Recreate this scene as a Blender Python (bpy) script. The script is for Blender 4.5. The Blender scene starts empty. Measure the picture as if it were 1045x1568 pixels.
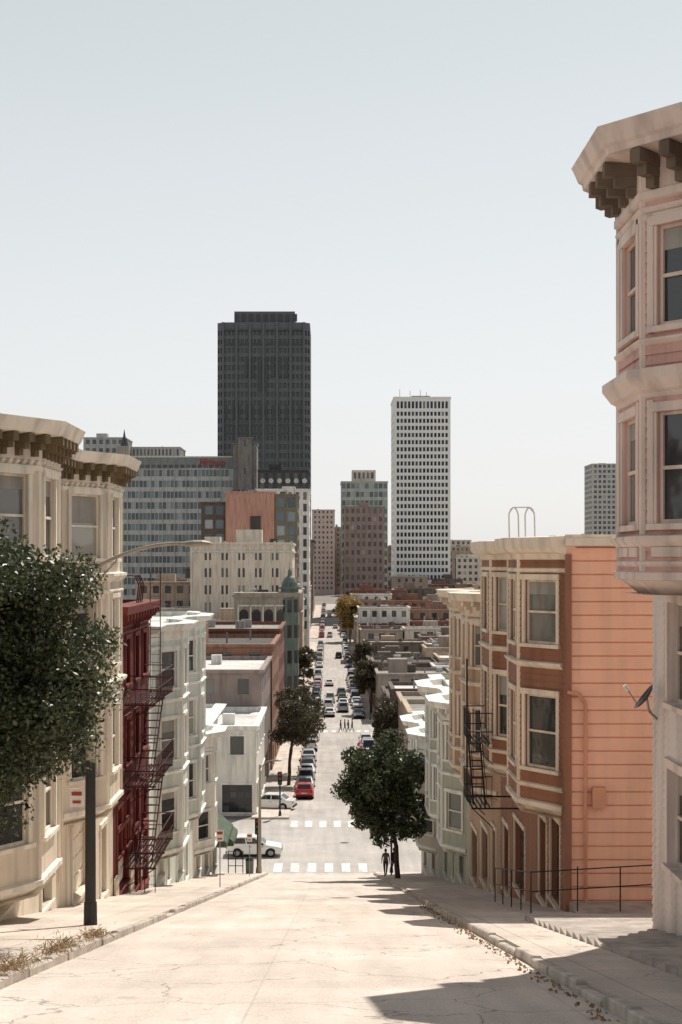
import bpy, math, random
import numpy as np
from mathutils import Vector
R=random.Random(7)
sc=bpy.context.scene
F=2177.0;VX=504;HY=860
def PX(px,d): return (px-VX)/F*d      # survey bearings -> metres
def s(r,g,b):
    f=lambda c:(c/255/12.92) if c/255<=.04045 else ((c/255+.055)/1.055)**2.4
    return (f(r),f(g),f(b))
# ---------------------------------------------------------------- terrain
G=[(-400,3),(-40,3),(-12,.624),(98,-21.6),(121,-21.9),(150,-23.4),(190,-24.4),(205,-24.7),(225,-25.1),(300,-26.2),(400,-25.7),(450,-25.2),(520,-24.4),(600,-23.2),(700,-21.5),(900,-21),(9000,-21)]
gy=[a for a,b in G];gz=[b for a,b in G]
def g(y): return float(np.interp(y,gy,gz))
YS=sorted(set(gy+list(range(-10,120,6))+list(range(120,720,20))))
# ---------------------------------------------------------------- materials
MATS={}
def nodes(name):
    m=bpy.data.materials.new(name);m.use_nodes=True
    return m,m.node_tree,m.node_tree.nodes['Principled BSDF']
def mat(name,col,rough=.85,var=.16,scale=.6,bump=.15,bs=18,metal=0,spec=.25,streak=.28,key=None):
    k=key or (name,tuple(col))
    if k in MATS: return MATS[k]
    m,t,b=nodes(name);N=t.nodes;L=t.links
    geo=N.new('ShaderNodeNewGeometry')
    n1=N.new('ShaderNodeTexNoise');n1.inputs['Scale'].default_value=scale;n1.inputs['Detail'].default_value=8;n1.inputs['Roughness'].default_value=.65
    L.new(geo.outputs['Position'],n1.inputs['Vector'])
    mp=N.new('ShaderNodeMapping');mp.inputs['Scale'].default_value=(2.6,2.6,.25);L.new(geo.outputs['Position'],mp.inputs['Vector'])
    n2=N.new('ShaderNodeTexNoise');n2.inputs['Scale'].default_value=1.0;n2.inputs['Detail'].default_value=7;L.new(mp.outputs[0],n2.inputs['Vector'])
    r1=N.new('ShaderNodeMapRange');r1.inputs[1].default_value=.3;r1.inputs[2].default_value=.7;r1.inputs[3].default_value=1-var;r1.inputs[4].default_value=1+var*.6;L.new(n1.outputs[0],r1.inputs[0])
    r2=N.new('ShaderNodeMapRange');r2.inputs[1].default_value=.33;r2.inputs[2].default_value=.55;r2.inputs[3].default_value=1-streak;r2.inputs[4].default_value=1;L.new(n2.outputs[0],r2.inputs[0])
    mu=N.new('ShaderNodeMath');mu.operation='MULTIPLY';L.new(r1.outputs[0],mu.inputs[0]);L.new(r2.outputs[0],mu.inputs[1])
    vm=N.new('ShaderNodeVectorMath');vm.operation='SCALE';vm.inputs[0].default_value=col;L.new(mu.outputs[0],vm.inputs['Scale'])
    L.new(vm.outputs[0],b.inputs['Base Color'])
    b.inputs['Roughness'].default_value=rough;b.inputs['Metallic'].default_value=metal;b.inputs['Specular IOR Level'].default_value=spec
    if bump:
        n3=N.new('ShaderNodeTexNoise');n3.inputs['Scale'].default_value=bs;n3.inputs['Detail'].default_value=4;L.new(geo.outputs['Position'],n3.inputs['Vector'])
        bp=N.new('ShaderNodeBump');bp.inputs['Strength'].default_value=bump;bp.inputs['Distance'].default_value=.02;L.new(n3.outputs[0],bp.inputs['Height']);L.new(bp.outputs[0],b.inputs['Normal'])
    MATS[k]=m;return m
def rnd_mat(name,stops,rough=.1,spec=.6,const=True,transl=0):
    m,t,b=nodes(name);N=t.nodes;L=t.links
    geo=N.new('ShaderNodeNewGeometry');cr=N.new('ShaderNodeValToRGB')
    if const: cr.color_ramp.interpolation='CONSTANT'
    e=cr.color_ramp.elements
    while len(e)<len(stops): e.new(.5)
    for i,(p,c) in enumerate(stops): e[i].position=p;e[i].color=(*c,1)
    L.new(geo.outputs['Random Per Island'],cr.inputs[0])
    L.new(cr.outputs[0],b.inputs['Base Color'])
    b.inputs['Roughness'].default_value=rough;b.inputs['Specular IOR Level'].default_value=spec
    if not transl:
        n3=N.new('ShaderNodeTexNoise');n3.inputs['Scale'].default_value=1.3;L.new(geo.outputs['Position'],n3.inputs['Vector'])
        bp=N.new('ShaderNodeBump');bp.inputs['Strength'].default_value=.25;bp.inputs['Distance'].default_value=.05;L.new(n3.outputs[0],bp.inputs['Height']);L.new(bp.outputs[0],b.inputs['Normal'])
    if transl:
        tr=N.new('ShaderNodeBsdfTranslucent');hs=N.new('ShaderNodeHueSaturation');hs.inputs['Value'].default_value=1.5;L.new(cr.outputs[0],hs.inputs['Color']);L.new(hs.outputs[0],tr.inputs[0])
        mx=N.new('ShaderNodeMixShader');mx.inputs[0].default_value=transl
        L.new(b.outputs[0],mx.inputs[1]);L.new(tr.outputs[0],mx.inputs[2]);L.new(mx.outputs[0],N['Material Output'].inputs[0])
    return m
def road_mat(name,col,crack=.5,joint=.85,bw=3.65,rh=4.6):
    m,t,b=nodes(name);N=t.nodes;L=t.links
    geo=N.new('ShaderNodeNewGeometry')
    def noise(sc_,det=6,scl=None):
        n=N.new('ShaderNodeTexNoise');n.inputs['Scale'].default_value=sc_;n.inputs['Detail'].default_value=det
        if scl:
            mp=N.new('ShaderNodeMapping');mp.inputs['Scale'].default_value=scl;L.new(geo.outputs['Position'],mp.inputs['Vector']);L.new(mp.outputs[0],n.inputs['Vector'])
        else: L.new(geo.outputs['Position'],n.inputs['Vector'])
        return n
    def rng(n,a,b_,c,d):
        r=N.new('ShaderNodeMapRange');r.inputs[1].default_value=a;r.inputs[2].default_value=b_;r.inputs[3].default_value=c;r.inputs[4].default_value=d;L.new(n.outputs[0],r.inputs[0]);return r
    a=rng(noise(.35,8),.3,.7,.86,1.08);c=rng(noise(1,6,(1.6,.1,1)),.35,.65,.87,1.05);d=rng(noise(28,3),.3,.7,.86,1.1)
    oil=rng(noise(2.3,4),.62,.74,1,.84)
    dn=noise(1.3,6);ad=N.new('ShaderNodeMixRGB');ad.blend_type='ADD';ad.inputs[0].default_value=1.1;L.new(geo.outputs['Position'],ad.inputs[1]);L.new(dn.outputs['Color'],ad.inputs[2])
    vs=[]
    for sc_,wd in ((.3,.007),(.85,.006)):
        vo=N.new('ShaderNodeTexVoronoi');vo.feature='DISTANCE_TO_EDGE';vo.inputs['Scale'].default_value=sc_;L.new(ad.outputs[0],vo.inputs['Vector'])
        vs.append(rng(vo,.0,wd,crack if sc_<.5 else crack+.28,1))
    br=N.new('ShaderNodeTexBrick');br.offset=.0;br.inputs['Scale'].default_value=1;br.inputs['Mortar Size'].default_value=.014;br.inputs['Brick Width'].default_value=bw;br.inputs['Row Height'].default_value=rh
    br.inputs['Color1'].default_value=(1,1,1,1);br.inputs['Color2'].default_value=(.93,.93,.93,1);br.inputs['Mortar'].default_value=(joint,joint,joint,1)
    mp=N.new('ShaderNodeMapping');mp.inputs['Location'].default_value=(.9,0,0);L.new(geo.outputs['Position'],mp.inputs['Vector']);L.new(mp.outputs[0],br.inputs['Vector'])
    cur=None
    for x in (a,c,d,oil,vs[0],vs[1],br):
        if cur is None: cur=x.outputs[0];continue
        mu=N.new('ShaderNodeMath');mu.operation='MULTIPLY';L.new(cur,mu.inputs[0]);L.new(x.outputs[0],mu.inputs[1]);cur=mu.outputs[0]
    vm=N.new('ShaderNodeVectorMath');vm.operation='SCALE';vm.inputs[0].default_value=col;L.new(cur,vm.inputs['Scale']);L.new(vm.outputs[0],b.inputs['Base Color'])
    b.inputs['Roughness'].default_value=.9;b.inputs['Specular IOR Level'].default_value=.2
    bp=N.new('ShaderNodeBump');bp.inputs['Strength'].default_value=.7;bp.inputs['Distance'].default_value=.03;L.new(cur,bp.inputs['Height']);L.new(bp.outputs[0],b.inputs['Normal'])
    return m
GL_V=rnd_mat('window_glass',[(0,(.03,.033,.035)),(.55,(.07,.072,.07)),(.82,(.16,.155,.14)),(.94,(.36,.34,.3))],.06,.8)
GL_D=rnd_mat('dark_glass',[(0,(.022,.023,.024)),(.5,(.037,.038,.04)),(.85,(.07,.07,.07))],.12,.6)
GL_K=rnd_mat('hazed_bronze_glass',[(0,(.055,.058,.06)),(.5,(.066,.07,.072)),(.85,(.08,.084,.086))],.3,.4)  # dark skyscraper glass, tones raised to imitate distance haze
GL_T=rnd_mat('tower_glass',[(0,(.05,.056,.062)),(.5,(.08,.09,.095)),(.8,(.15,.155,.15)),(.93,(.34,.34,.31))],.15,.6)
GL_G=rnd_mat('green_glass',[(0,(.05,.07,.075)),(.35,(.1,.14,.145)),(.7,(.2,.25,.25)),(.9,(.33,.36,.35))],.12,.7)
LEAF=rnd_mat('leaves',[(0,(.028,.036,.018)),(.4,(.048,.06,.026)),(.8,(.085,.1,.042)),(1,(.16,.17,.09))],.4,.45,False,.2)
LEAF2=rnd_mat('leaves',[(0,(.045,.042,.026)),(.5,(.09,.08,.046)),(1,(.16,.13,.075))],.5,.3,False,.2)
LEAF3=rnd_mat('leaves',[(0,(.18,.11,.04)),(.5,(.34,.22,.08)),(1,(.44,.32,.15))],.5,.3,False,.3)
DRY=rnd_mat('dry_grass',[(0,(.16,.10,.05)),(.5,(.34,.2,.11)),(.8,(.2,.2,.09)),(1,(.4,.28,.16))],.7,.2,False,.2)
BARK=mat('bark',(.09,.07,.055),.95,.3,6,.6,30)
ROOFW=mat('roof',s(218,214,208),.9,.25,.3)
ROOFG=mat('roof',s(154,148,141),.9,.25,.3)
ROOFD=mat('roof',s(94,88,83),.9,.25,.3)
WHITEP=mat('painted_trim',s(224,216,204),.6,.08,.8)
IRON=mat('iron',(.03,.028,.027),.5,.2,3)
STEEL=mat('galvanised_steel',(.3,.3,.29),.45,.15,3,metal=.6)
CONC=mat('concrete',s(184,173,162),.9,.25,.8,.4,20)
DOOR=mat('door',s(74,55,45),.6)
# ---------------------------------------------------------------- builder
class Ob:
    def __init__(s_,name,loc=(0,0,0)):
        s_.name=name;s_.loc=Vector(loc);s_.p={}
    def face(s_,pts,m):
        p=s_.p.setdefault(m.name,([],[],m));v,f=p[0],p[1]
        i=len(v);v.extend([tuple(q) for q in pts]);f.append(list(range(i,i+len(pts))))
    def mesh(s_,vs,fs,m):
        p=s_.p.setdefault(m.name,([],[],m));v,f=p[0],p[1]
        i=len(v);v.extend([tuple(q) for q in vs]);f.extend([[i+k for k in ff] for ff in fs])
    def hexa(s_,a,m):
        s_.mesh(a,[(3,2,1,0),(4,5,6,7),(0,1,5,4),(1,2,6,5),(2,3,7,6),(3,0,4,7)],m)
    def box(s_,x0,x1,y0,y1,z0,z1,m):
        s_.hexa([(x0,y0,z0),(x1,y0,z0),(x1,y1,z0),(x0,y1,z0),(x0,y0,z1),(x1,y0,z1),(x1,y1,z1),(x0,y1,z1)],m)
    def ob(s_,p,u,n,u0,u1,o0,o1,z0,z1,m):
        c=lambda a,o,z:(p[0]+u[0]*a+n[0]*o,p[1]+u[1]*a+n[1]*o,z)
        s_.hexa([c(u0,o1,z0),c(u1,o1,z0),c(u1,o0,z0),c(u0,o0,z0),c(u0,o1,z1),c(u1,o1,z1),c(u1,o0,z1),c(u0,o0,z1)],m)
    def prism(s_,poly,z0,z1,m,top=None):
        n=len(poly)
        s_.face([(x,y,z0) for x,y in poly][::-1],m)
        s_.face([(x,y,z1) for x,y in poly],top or m)
        for i in range(n):
            a,b=poly[i],poly[(i+1)%n]
            s_.face([(a[0],a[1],z0),(b[0],b[1],z0),(b[0],b[1],z1),(a[0],a[1],z1)],m)
    def tube(s_,p,q,r,m,r2=None,seg=8,cap=True):
        p=Vector(p);q=Vector(q);r2=r if r2 is None else r2
        d=(q-p).normalized();a=d.orthogonal().normalized();b=d.cross(a)
        vs=[];
        for c,rr in((p,r),(q,r2)):
            for k in range(seg):
                t=2*math.pi*k/seg;vs.append(c+a*math.cos(t)*rr+b*math.sin(t)*rr)
        fs=[(k,(k+1)%seg,seg+(k+1)%seg,seg+k) for k in range(seg)]
        if cap: fs+= [tuple(range(seg))[::-1],tuple(range(seg,2*seg))]
        s_.mesh(vs,fs,m)
    def path(s_,pts,r,m,seg=8):
        for a,b in zip(pts,pts[1:]):
            if (Vector(a)-Vector(b)).length>1e-5: s_.tube(a,b,r,m,seg=seg)
    def done(s_,smooth=False,bevel=0):
        e=bpy.data.objects.new(s_.name,None);e.empty_display_size=.5;e.location=s_.loc;sc.collection.objects.link(e)
        for k,(v,f,m) in s_.p.items():
            me=bpy.data.meshes.new(k);L=s_.loc
            me.from_pydata([(a-L.x,b-L.y,c-L.z) for a,b,c in v],[],f);me.materials.append(m);me.update()
            if smooth: me.shade_smooth()
            o=bpy.data.objects.new(m.name.split('.')[0],me);o.parent=e;sc.collection.objects.link(o)
            if bevel:
                bv=o.modifiers.new('b','BEVEL');bv.width=bevel;bv.segments=2
        return e
def ax(p0,p1):
    dx,dy=p1[0]-p0[0],p1[1]-p0[1];L=math.hypot(dx,dy);return L,(dx/L,dy/L),(dy/L,-dx/L)
BLIND=mat('window_blind',(.36,.34,.3),.8,.1,2)
def wall(o,p0,p1,z0,z1,ops,wm,gm=None,depth=.12,tm=None,tw=.12,lap=0,to=.05,sash=False,lo_=.035,groove=False):
    L,u,n=ax(p0,p1)
    P=lambda a,z,q=0:(p0[0]+u[0]*a+n[0]*q,p0[1]+u[1]*a+n[1]*q,z)
    ops=[q for q in ops if q[0]>=0 and q[1]<=L+1e-6 and q[2]>=z0 and q[3]<=z1+1e-6]
    us=sorted(set([0,L]+[round(q[i],4) for q in ops for i in(0,1)]));zs=sorted(set([z0,z1]+[round(q[i],4) for q in ops for i in(2,3)]))
    ui={a:i for i,a in enumerate(us)};zi={a:i for i,a in enumerate(zs)}
    hole=set()
    for q in ops:
        for i in range(ui[round(q[0],4)],ui[round(q[1],4)]):
            for j in range(zi[round(q[2],4)],zi[round(q[3],4)]): hole.add((i,j))
    def cell(a,b,c,d):
        if not lap: o.face([P(a,c),P(b,c),P(b,d),P(a,d)],wm);return
        k=math.floor(c/lap)
        while k*lap<d-1e-6:
            za=max(c,k*lap);zb=min(d,(k+1)*lap)
            if groove:
                zg=min(za+.04,zb)
                o.face([P(a,za,-.05),P(b,za,-.05),P(b,zg,-.05),P(a,zg,-.05)],wm)
                o.face([P(a,zg,-.05),P(b,zg,-.05),P(b,zg,.02),P(a,zg,.02)],wm)
                o.face([P(a,zg,.02),P(b,zg,.02),P(b,zb,0),P(a,zb,0)],wm)
                o.face([P(a,zb,0),P(b,zb,0),P(b,zb,-.05),P(a,zb,-.05)],wm)
                k+=1;continue
            oa=lo_*(1-(za-k*lap)/lap);ob_=lo_*(1-(zb-k*lap)/lap)
            o.face([P(a,za,oa),P(b,za,oa),P(b,zb,ob_),P(a,zb,ob_)],wm)
            if za==k*lap: o.face([P(a,za,0),P(b,za,0),P(b,za,oa),P(a,za,oa)],wm)
            k+=1
    for j in range(len(zs)-1):
        i=0
        while i<len(us)-1:
            if (i,j) in hole: i+=1;continue
            k=i
            while k<len(us)-1 and (k,j) not in hole:k+=1
            cell(us[i],us[k],zs[j],zs[j+1]);i=k
    for q in ops:
        a,b,c,d=q[:4];gg=q[4] if len(q)>4 and q[4] else gm
        D=-depth
        o.face([P(a,c,D),P(b,c,D),P(b,d,D),P(a,d,D)],gg)
        o.face([P(a,c),P(a,c,D),P(a,d,D),P(a,d)],wm);o.face([P(b,c,D),P(b,c),P(b,d),P(b,d,D)],wm)
        o.face([P(a,d,D),P(b,d,D),P(b,d),P(a,d)],wm);o.face([P(a,c),P(b,c),P(b,c,D),P(a,c,D)],wm)
        if tm:
            B=lambda a0,a1,c0,c1,o0,o1,mm=tm:o.ob(p0,u,n,a0,a1,o0,o1,c0,c1,mm)
            B(a-tw,a-.002,c,d,-.02,to);B(b+.002,b+tw,c,d,-.02,to)
            B(a-tw-.03,b+tw+.03,d+.002,d+tw*1.3,-.02,to+.03);B(a-tw-.05,b+tw+.05,c-.1,c-.002,-.02,to+.06)
            if sash and not(len(q)>4 and q[4]):
                f=.055;D2=D+.005
                B(a,a+f,c,d,D2,D+.05);B(b-f,b,c,d,D2,D+.05);B(a+f,b-f,c,c+f*1.3,D2,D+.05);B(a+f,b-f,d-f,d,D2,D+.05)
                mz=(c+d)/2;B(a+f,b-f,mz-.03,mz+.03,D2,D+.06)
                if R.random()<.35 and (b-a)>.5:
                    h=R.uniform(.15,.5)*(d-c)
                    o.face([P(a+f,d-h,D+.003),P(b-f,d-h,D+.003),P(b-f,d-f,D+.003),P(a+f,d-f,D+.003)],BLIND)
            elif len(q)>4 and q[4]:
                w=b-a
                nn=1 if w<1.6 else 4
                if nn==1:
                    for kz in((.12,.45),(.52,.93)): B(a+w*.18,b-w*.18,c+(d-c)*kz[0],c+(d-c)*kz[1],D+.002,D+.025,gg)
                else:
                    for kk in range(4):
                        for k2 in range(4): B(a+w*(k2+.1)/4,a+w*(k2+.9)/4,c+(d-c)*(kk+.1)/4,c+(d-c)*(kk+.9)/4,D+.002,D+.03,gg)
def mitre(path,closed):
    n=len(path);out=[]
    for i in range(n):
        ns=[]
        if closed or i>0: ns.append(ax(path[i-1],path[i])[2])
        if closed or i<n-1: ns.append(ax(path[i],path[(i+1)%n])[2])
        if len(ns)==1: out.append(ns[0])
        else:
            a,b=ns;d=1+a[0]*b[0]+a[1]*b[1];out.append(((a[0]+b[0])/d,(a[1]+b[1])/d))
    return out
def cornice(o,path,prof,m,closed=False):
    mi=mitre(path,closed);n=len(path)
    rings=[[(path[i][0]+mi[i][0]*q,path[i][1]+mi[i][1]*q,z) for i in range(n)] for q,z in prof]
    for a,b in zip(rings,rings[1:]):
        for i in range(n if closed else n-1):
            j=(i+1)%n;o.face([a[i],a[j],b[j],b[i]],m)
    if not closed:
        o.face([r[0] for r in rings],m);o.face([r[-1] for r in rings][::-1],m)
def brackets(o,path,sp,w,o1,z0,z1,m,o0=-.02):
    for a,b in zip(path,path[1:]):
        L,u,n=ax(a,b);k=max(1,int(round(L/sp)))
        for i in range(k):
            c=(i+.5)*L/k;h=z1-z0
            o.ob(a,u,n,c-w/2,c+w/2,o0,o1,z1-h*.4,z1,m);o.ob(a,u,n,c-w/2+.01,c+w/2-.01,o0,o1*.7,z1-h*.7,z1-h*.4-.002,m);o.ob(a,u,n,c-w/2+.02,c+w/2-.02,o0,o1*.35,z0,z1-h*.7-.002,m)
def facepath(side,xf,y0,y1,bays,bo,sl):
    pts=[(0,y0)]
    for a,b in bays: pts+=[(0,a),(bo,a+sl),(bo,b-sl),(0,b)]
    pts.append((0,y1))
    if side<0: return [(xf+q,y) for q,y in pts]
    return [(xf-q,y) for q,y in pts][::-1]
def rowhouse(name,side,xf,y0,y1,zt,bays,floors,bayz,wm,tm,sidem=None,dx=14,bo=1.0,sl=1.3,lap=0,sidelap=0,flat=[],doors=[],sideops=[],prof=None,belts=[],roofm=ROOFG,br=.55,ww=1.0,cm=None,frieze=.5,baym=None,brm=None,dent=False,gm=None,bk=(.14,.5,-.78,-.32)):
    gm=gm or GL_V;cm=cm or tm;baym=baym or wm;brm=brm or tm
    zb=min(g(y0),g(y1))-.6
    o=Ob(name,(xf+(dx/2)*side,(y0+y1)/2,g((y0+y1)/2)))
    xb=xf+dx*side
    lo,hi=min(xf,xb),max(xf,xb)
    p0,p1=((xf,y0),(xf,y1)) if side<0 else ((xf,y1),(xf,y0))
    U=lambda ya,yb:(ya-y0,yb-y0) if side<0 else (y1-yb,y1-ya)
    ops=[]
    for ya,yb,za,zb_ in flat: a,b=U(ya,yb);ops.append((a,b,za,zb_))
    for ya,yb,h,dm in doors:
        a,b=U(ya,yb);zg=max(g(ya),g(yb))+.16;ops.append((a,b,zg,zg+h,dm))
    wall(o,p0,p1,zb,zt-.02,ops,wm,gm,.18,tm,.13,lap,sash=True)
    wall(o,(lo,y0),(hi,y0),zb,zt-.02,sideops,sidem or wm,gm,.12,tm,.1,sidelap,sash=True,groove=bool(sidelap))
    o.face([(hi,y1,zb),(lo,y1,zb),(lo,y1,zt),(hi,y1,zt)],sidem or wm)
    o.face([(xb,y0,zb),(xb,y1,zb),(xb,y1,zt),(xb,y0,zt)],sidem or wm)
    for a,b in bays:
        bp=facepath(side,xf,a-.5,b+.5,[(a,b)],bo,sl)[1:-1]
        for q,r in zip(bp,bp[1:]):
            L=ax(q,r)[0];w=min(ww,L-.5);ops=[(L/2-w/2,L/2+w/2,za,zc) for za,zc in floors if za>bayz]
            wall(o,q,r,bayz,zt-.02,ops,baym,gm,.1,tm,.12,lap,sash=True)
        for (x,y) in bp[1:3]: o.tube((x,y,bayz),(x,y,zt-.3),.07,tm,seg=6)
        o.face([(x,y,bayz) for x,y in bp],baym)
        cornice(o,bp,[(-.05,bayz-.35),(-.3,bayz-.35),(.0,bayz-.12),(.1,bayz-.1),(.1,bayz+.02),(.0,bayz+.06)],tm)
        for z,q,h in belts:
            cornice(o,bp,[(0,z-h),(q*.5,z-h*.8),(q,z-h*.3),(q,z),(0,z+.04)],tm)
    path=facepath(side,xf,y0,y1,bays,bo,sl)
    z=zt
    prof=prof or [(0,z-.9),(.05,z-.86),(.05,z-.34),(.5,z-.31),(.54,z-.24),(.6,z-.08),(.64,z),(-.15,z+.03),(-.25,z-.3)]
    cornice(o,path,prof,cm)
    if br: brackets(o,path,br,bk[0],bk[1],z+bk[2],z+bk[3],brm)
    if dent: brackets(o,path,.22,.1,.13,z-1.0,z-.9,tm)
    cornice(o,path,[(0,z-frieze-.62),(.07,z-frieze-.58),(.07,z-frieze-.5),(0,z-frieze-.46)],tm)
    o.face([(x,y,zt-.28) for x,y in path]+([(xb,y1,zt-.28),(xb,y0,zt-.28)] if side<0 else [(xb,y0,zt-.28),(xb,y1,zt-.28)]),roofm)
    o.box(lo,hi,y0-.06,y0+.25,zt-.06,zt+.06,cm)
    for _ in range(3):
        a=R.uniform(lo+2,hi-2);b=R.uniform(y0+1,y1-1);o.tube((a,b,zt-.3),(a,b,zt+R.uniform(.4,1)),.1,STEEL,seg=6)
    return o
# ---------------------------------------------------------------- ground, roads
def strip(name,xa,xb,ya,yb,dz,m,thick=0):
    ys=[ya]+[y for y in YS if ya<y<yb]+[yb]
    o=[];f=[]
    for y in ys: o+= [(xa,y,g(y)+dz),(xb,y,g(y)+dz)]
    for i in range(len(ys)-1): f.append((2*i,2*i+1,2*i+3,2*i+2))
    if thick:
        k=len(o)
        for y in ys: o+= [(xa,y,g(y)-.3),(xb,y,g(y)-.3)]
        for i in range(len(ys)-1):
            f.append((k+2*i,2*i,2*i+2,k+2*i+2));f.append((2*i+1,k+2*i+1,k+2*i+3,2*i+3))
        f.append((k,k+1,1,0));e=2*len(ys)-2;f.append((k+e+1,k+e,e,e+1))
    me=bpy.data.meshes.new(name);me.from_pydata(o,[],f);me.materials.append(m)
    ob=bpy.data.objects.new(name,me);sc.collection.objects.link(ob);return ob
GRM=mat('ground_soil',s(140,132,122),.95,.25,.05)
ROAD=road_mat('worn_concrete_road',s(216,203,191))
ROAD2=road_mat('asphalt_road',s(188,181,174),.8,.95)
WALK=road_mat('sidewalk_concrete',s(212,199,186),.65,.65,1.5,1.5)
KERB=mat('kerb_stone',s(196,186,174),.9,.35,1.6,.5,12)
strip('ground',-6000,6000,-400,9000,-.004,GRM)
strip('road',-4.2,3.1,-40,98.6,.004,ROAD)
strip('cross_street',-250,250,98.6,120.6,.006,ROAD2)
strip('road',-3.4,5.9,120.6,720,.004,ROAD2)
for a,b in ((205,222),(326,343),(446,463),(566,584)): strip('cross_street',-200,200,a,b,.008,ROAD2)
strip('sidewalk',-9,-4.35,-40,98.4,.14,WALK,1)
strip('sidewalk',3.25,5.0,-40,98.4,.14,WALK,1)
rk=random.Random(3)
for xk in (-4.275,3.175):
    o=Ob('kerb',(xk,45,g(45)));y=-5.0
    while y<98:
        L=min(rk.uniform(1.2,2.4),98.4-y);y2=y+L-.012
        dz=rk.uniform(.125,.165);w=.075+rk.uniform(-.008,.012);dx=rk.uniform(-.02,.02)
        if rk.random()<.14 and y<60: dz-=rk.uniform(.03,.07)
        ch=.025
        a=[(xk-w+dx,y,g(y)-.2),(xk+w+dx,y,g(y)-.2),(xk+w+dx,y2,g(y2)-.2),(xk-w+dx,y2,g(y2)-.2)]
        b=[(px,py,g(py)+dz-ch) for px,py,_ in a];c=[(xk+(px-xk)*.75,py+(.02 if py==y else -.02),g(py)+dz) for px,py,_ in a]
        o.mesh(a+b+c,[(0,1,5,4),(1,2,6,5),(2,3,7,6),(3,0,4,7),(4,5,9,8),(5,6,10,9),(6,7,11,10),(7,4,8,11),(8,9,10,11)],KERB)
        y+=L
    o.done()
strip('sidewalk',5.0,9,33,98.4,.141,WALK,1)
bl=[(121,204.5),(222.5,325.5),(343.5,445.5),(463.5,565.5),(584.5,700)]
for a,b in bl:
    strip('sidewalk',-6.6,-3.4,a,b,.14,WALK,1);strip('sidewalk',5.9,9,a,b,.14,WALK,1)
o=Ob('sidewalk_steps',(5.6,15,-5));y=33.0
while y>-6:
    z=g(y-.72)+.12
    o.box(4.55,9,y-.70,y+.02,z-1.2,z,CONC);y-=.72
o.done()
PAINT=mat('road_paint',s(232,229,224),.8,.3,3)
def rect(name,rs,dz):
    o=Ob(name,(rs[0][0],rs[0][2],g(rs[0][2])))
    for x0,x1,y0,y1 in rs: o.face([(x0,y0,g(y0)+dz),(x1,y0,g(y0)+dz),(x1,y1,g(y1)+dz),(x0,y1,g(y1)+dz)],PAINT)
    return o.done()
rect('crosswalk',[(x,x+.6,99,102) for x in np.arange(-3.9,3.2,1.2)],.012)
rect('crosswalk',[(x,x+.6,117,120) for x in np.arange(-3.2,5.6,1.2)],.012)
rect('crosswalk',[(x,x+.6,206,208.6) for x in np.arange(-3.2,5.6,1.2)],.014)
rect('stop_line',[(-.4,3.0,97.2,97.5)],.01)
RIM=mat('manhole_rim',s(186,174,162),.95,.2,2,.4,40)
for x,y in((.4,52),(-1.6,78),(1.2,110)):
    o=Ob('manhole_cover',(x,y,g(y)))
    for r,dz,mm in((.42,.010,RIM),(.33,.016,mat('cast_iron',(.14,.125,.115),.7))):
        o.face([(x+r*math.cos(t),y+r*math.sin(t),g(y+r*math.sin(t))+dz) for t in np.linspace(0,2*math.pi,25)[:-1]],mm)
    o.done()
# ---------------------------------------------------------------- left row
m=mat
L1w=m('wood_wall',s(222,208,188),.75,.12,.7);L1t=m('painted_trim_cream',s(236,226,210),.7,.1,1)
o=rowhouse('victorian_house',-1,-7.6,22,50,3.15,[(30.4,36.1),(40.4,46.4)],[(.1,1.95),(-3.1,-1.1),(-6.3,-4.4)],-7.2,L1w,L1t,dx=15,bo=1.05,sl=1.7,
  flat=[(37.6,39.0,.1,1.95),(37.6,39.0,-3.1,-1.1),(47.4,48.6,.1,1.95),(47.4,48.6,-3.1,-1.1),(47.4,48.6,-6.3,-4.4),(25,26.2,.1,1.9)],doors=[(32,34.6,2.3,L1t),(37.5,38.8,2.4,DOOR),(42,44.8,2.3,L1t),(47.2,48.3,2.3,DOOR)],
  belts=[(-.35,.2,.25),(-.85,.1,.12),(-3.55,.2,.25),(-4.0,.1,.12)],br=.48,brm=m('bracket_paint',s(120,104,80)),dent=True,ww=1.25,bk=(.17,.52,-.8,-.33))
path=facepath(-1,-7.6,22,50,[(30.4,36.1),(40.4,46.4)],1.05,1.7)
for q,r in zip(path,path[1:]):
    L,u,n=ax(q,r)
    if L<.9: continue
    for zz in(-.62,-3.85):
        k=max(1,int(L/.9))
        for i in range(k): o.ob(q,u,n,.15+i*(L-.15)/k,(i+1)*(L-.15)/k,-.01,.03,zz-.0,zz+.16,L1t)
o.path([(-7.5,39.9,2.0),(-7.5,39.9,-9)],.045,L1w,6)
o.done()
RED=m('dark_red_wall',s(98,36,33),.75,.15,.7);REDT=m('dark_red_trim',s(122,54,47),.7)
PLS=m('plaster',s(218,202,182))
o=rowhouse('red_apartment_house',-1,-7.6,50.02,60,-1.6,[],[],0,RED,REDT,dx=15,flat=[(a,a+1.1,z,z+1.7) for a in (50.9,53,55.5,57.8) for z in (-4.6,-7.6,-10.6)],
   doors=[(51,53.6,2.2,WHITEP),(55,56.2,2.3,DOOR),(57.2,59.3,2.2,WHITEP)],br=.8,roofm=ROOFD,prof=[(0,-2.5),(.05,-2.45),(.05,-1.92),(.5,-1.9),(.55,-1.6),(-.2,-1.58),(-.3,-2)])
o.box(-7.58,-7.50,50.1,50.85,-14.6,-11.2,PLS);o.box(-7.58,-7.50,53.8,54.8,-14.6,-11.2,PLS)
o.done()
FE=m('fire_escape_iron',s(68,24,23),.6)
o=Ob('fire_escape',(-7.0,55,-8))
xa,xb=-7.5,-6.35
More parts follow.
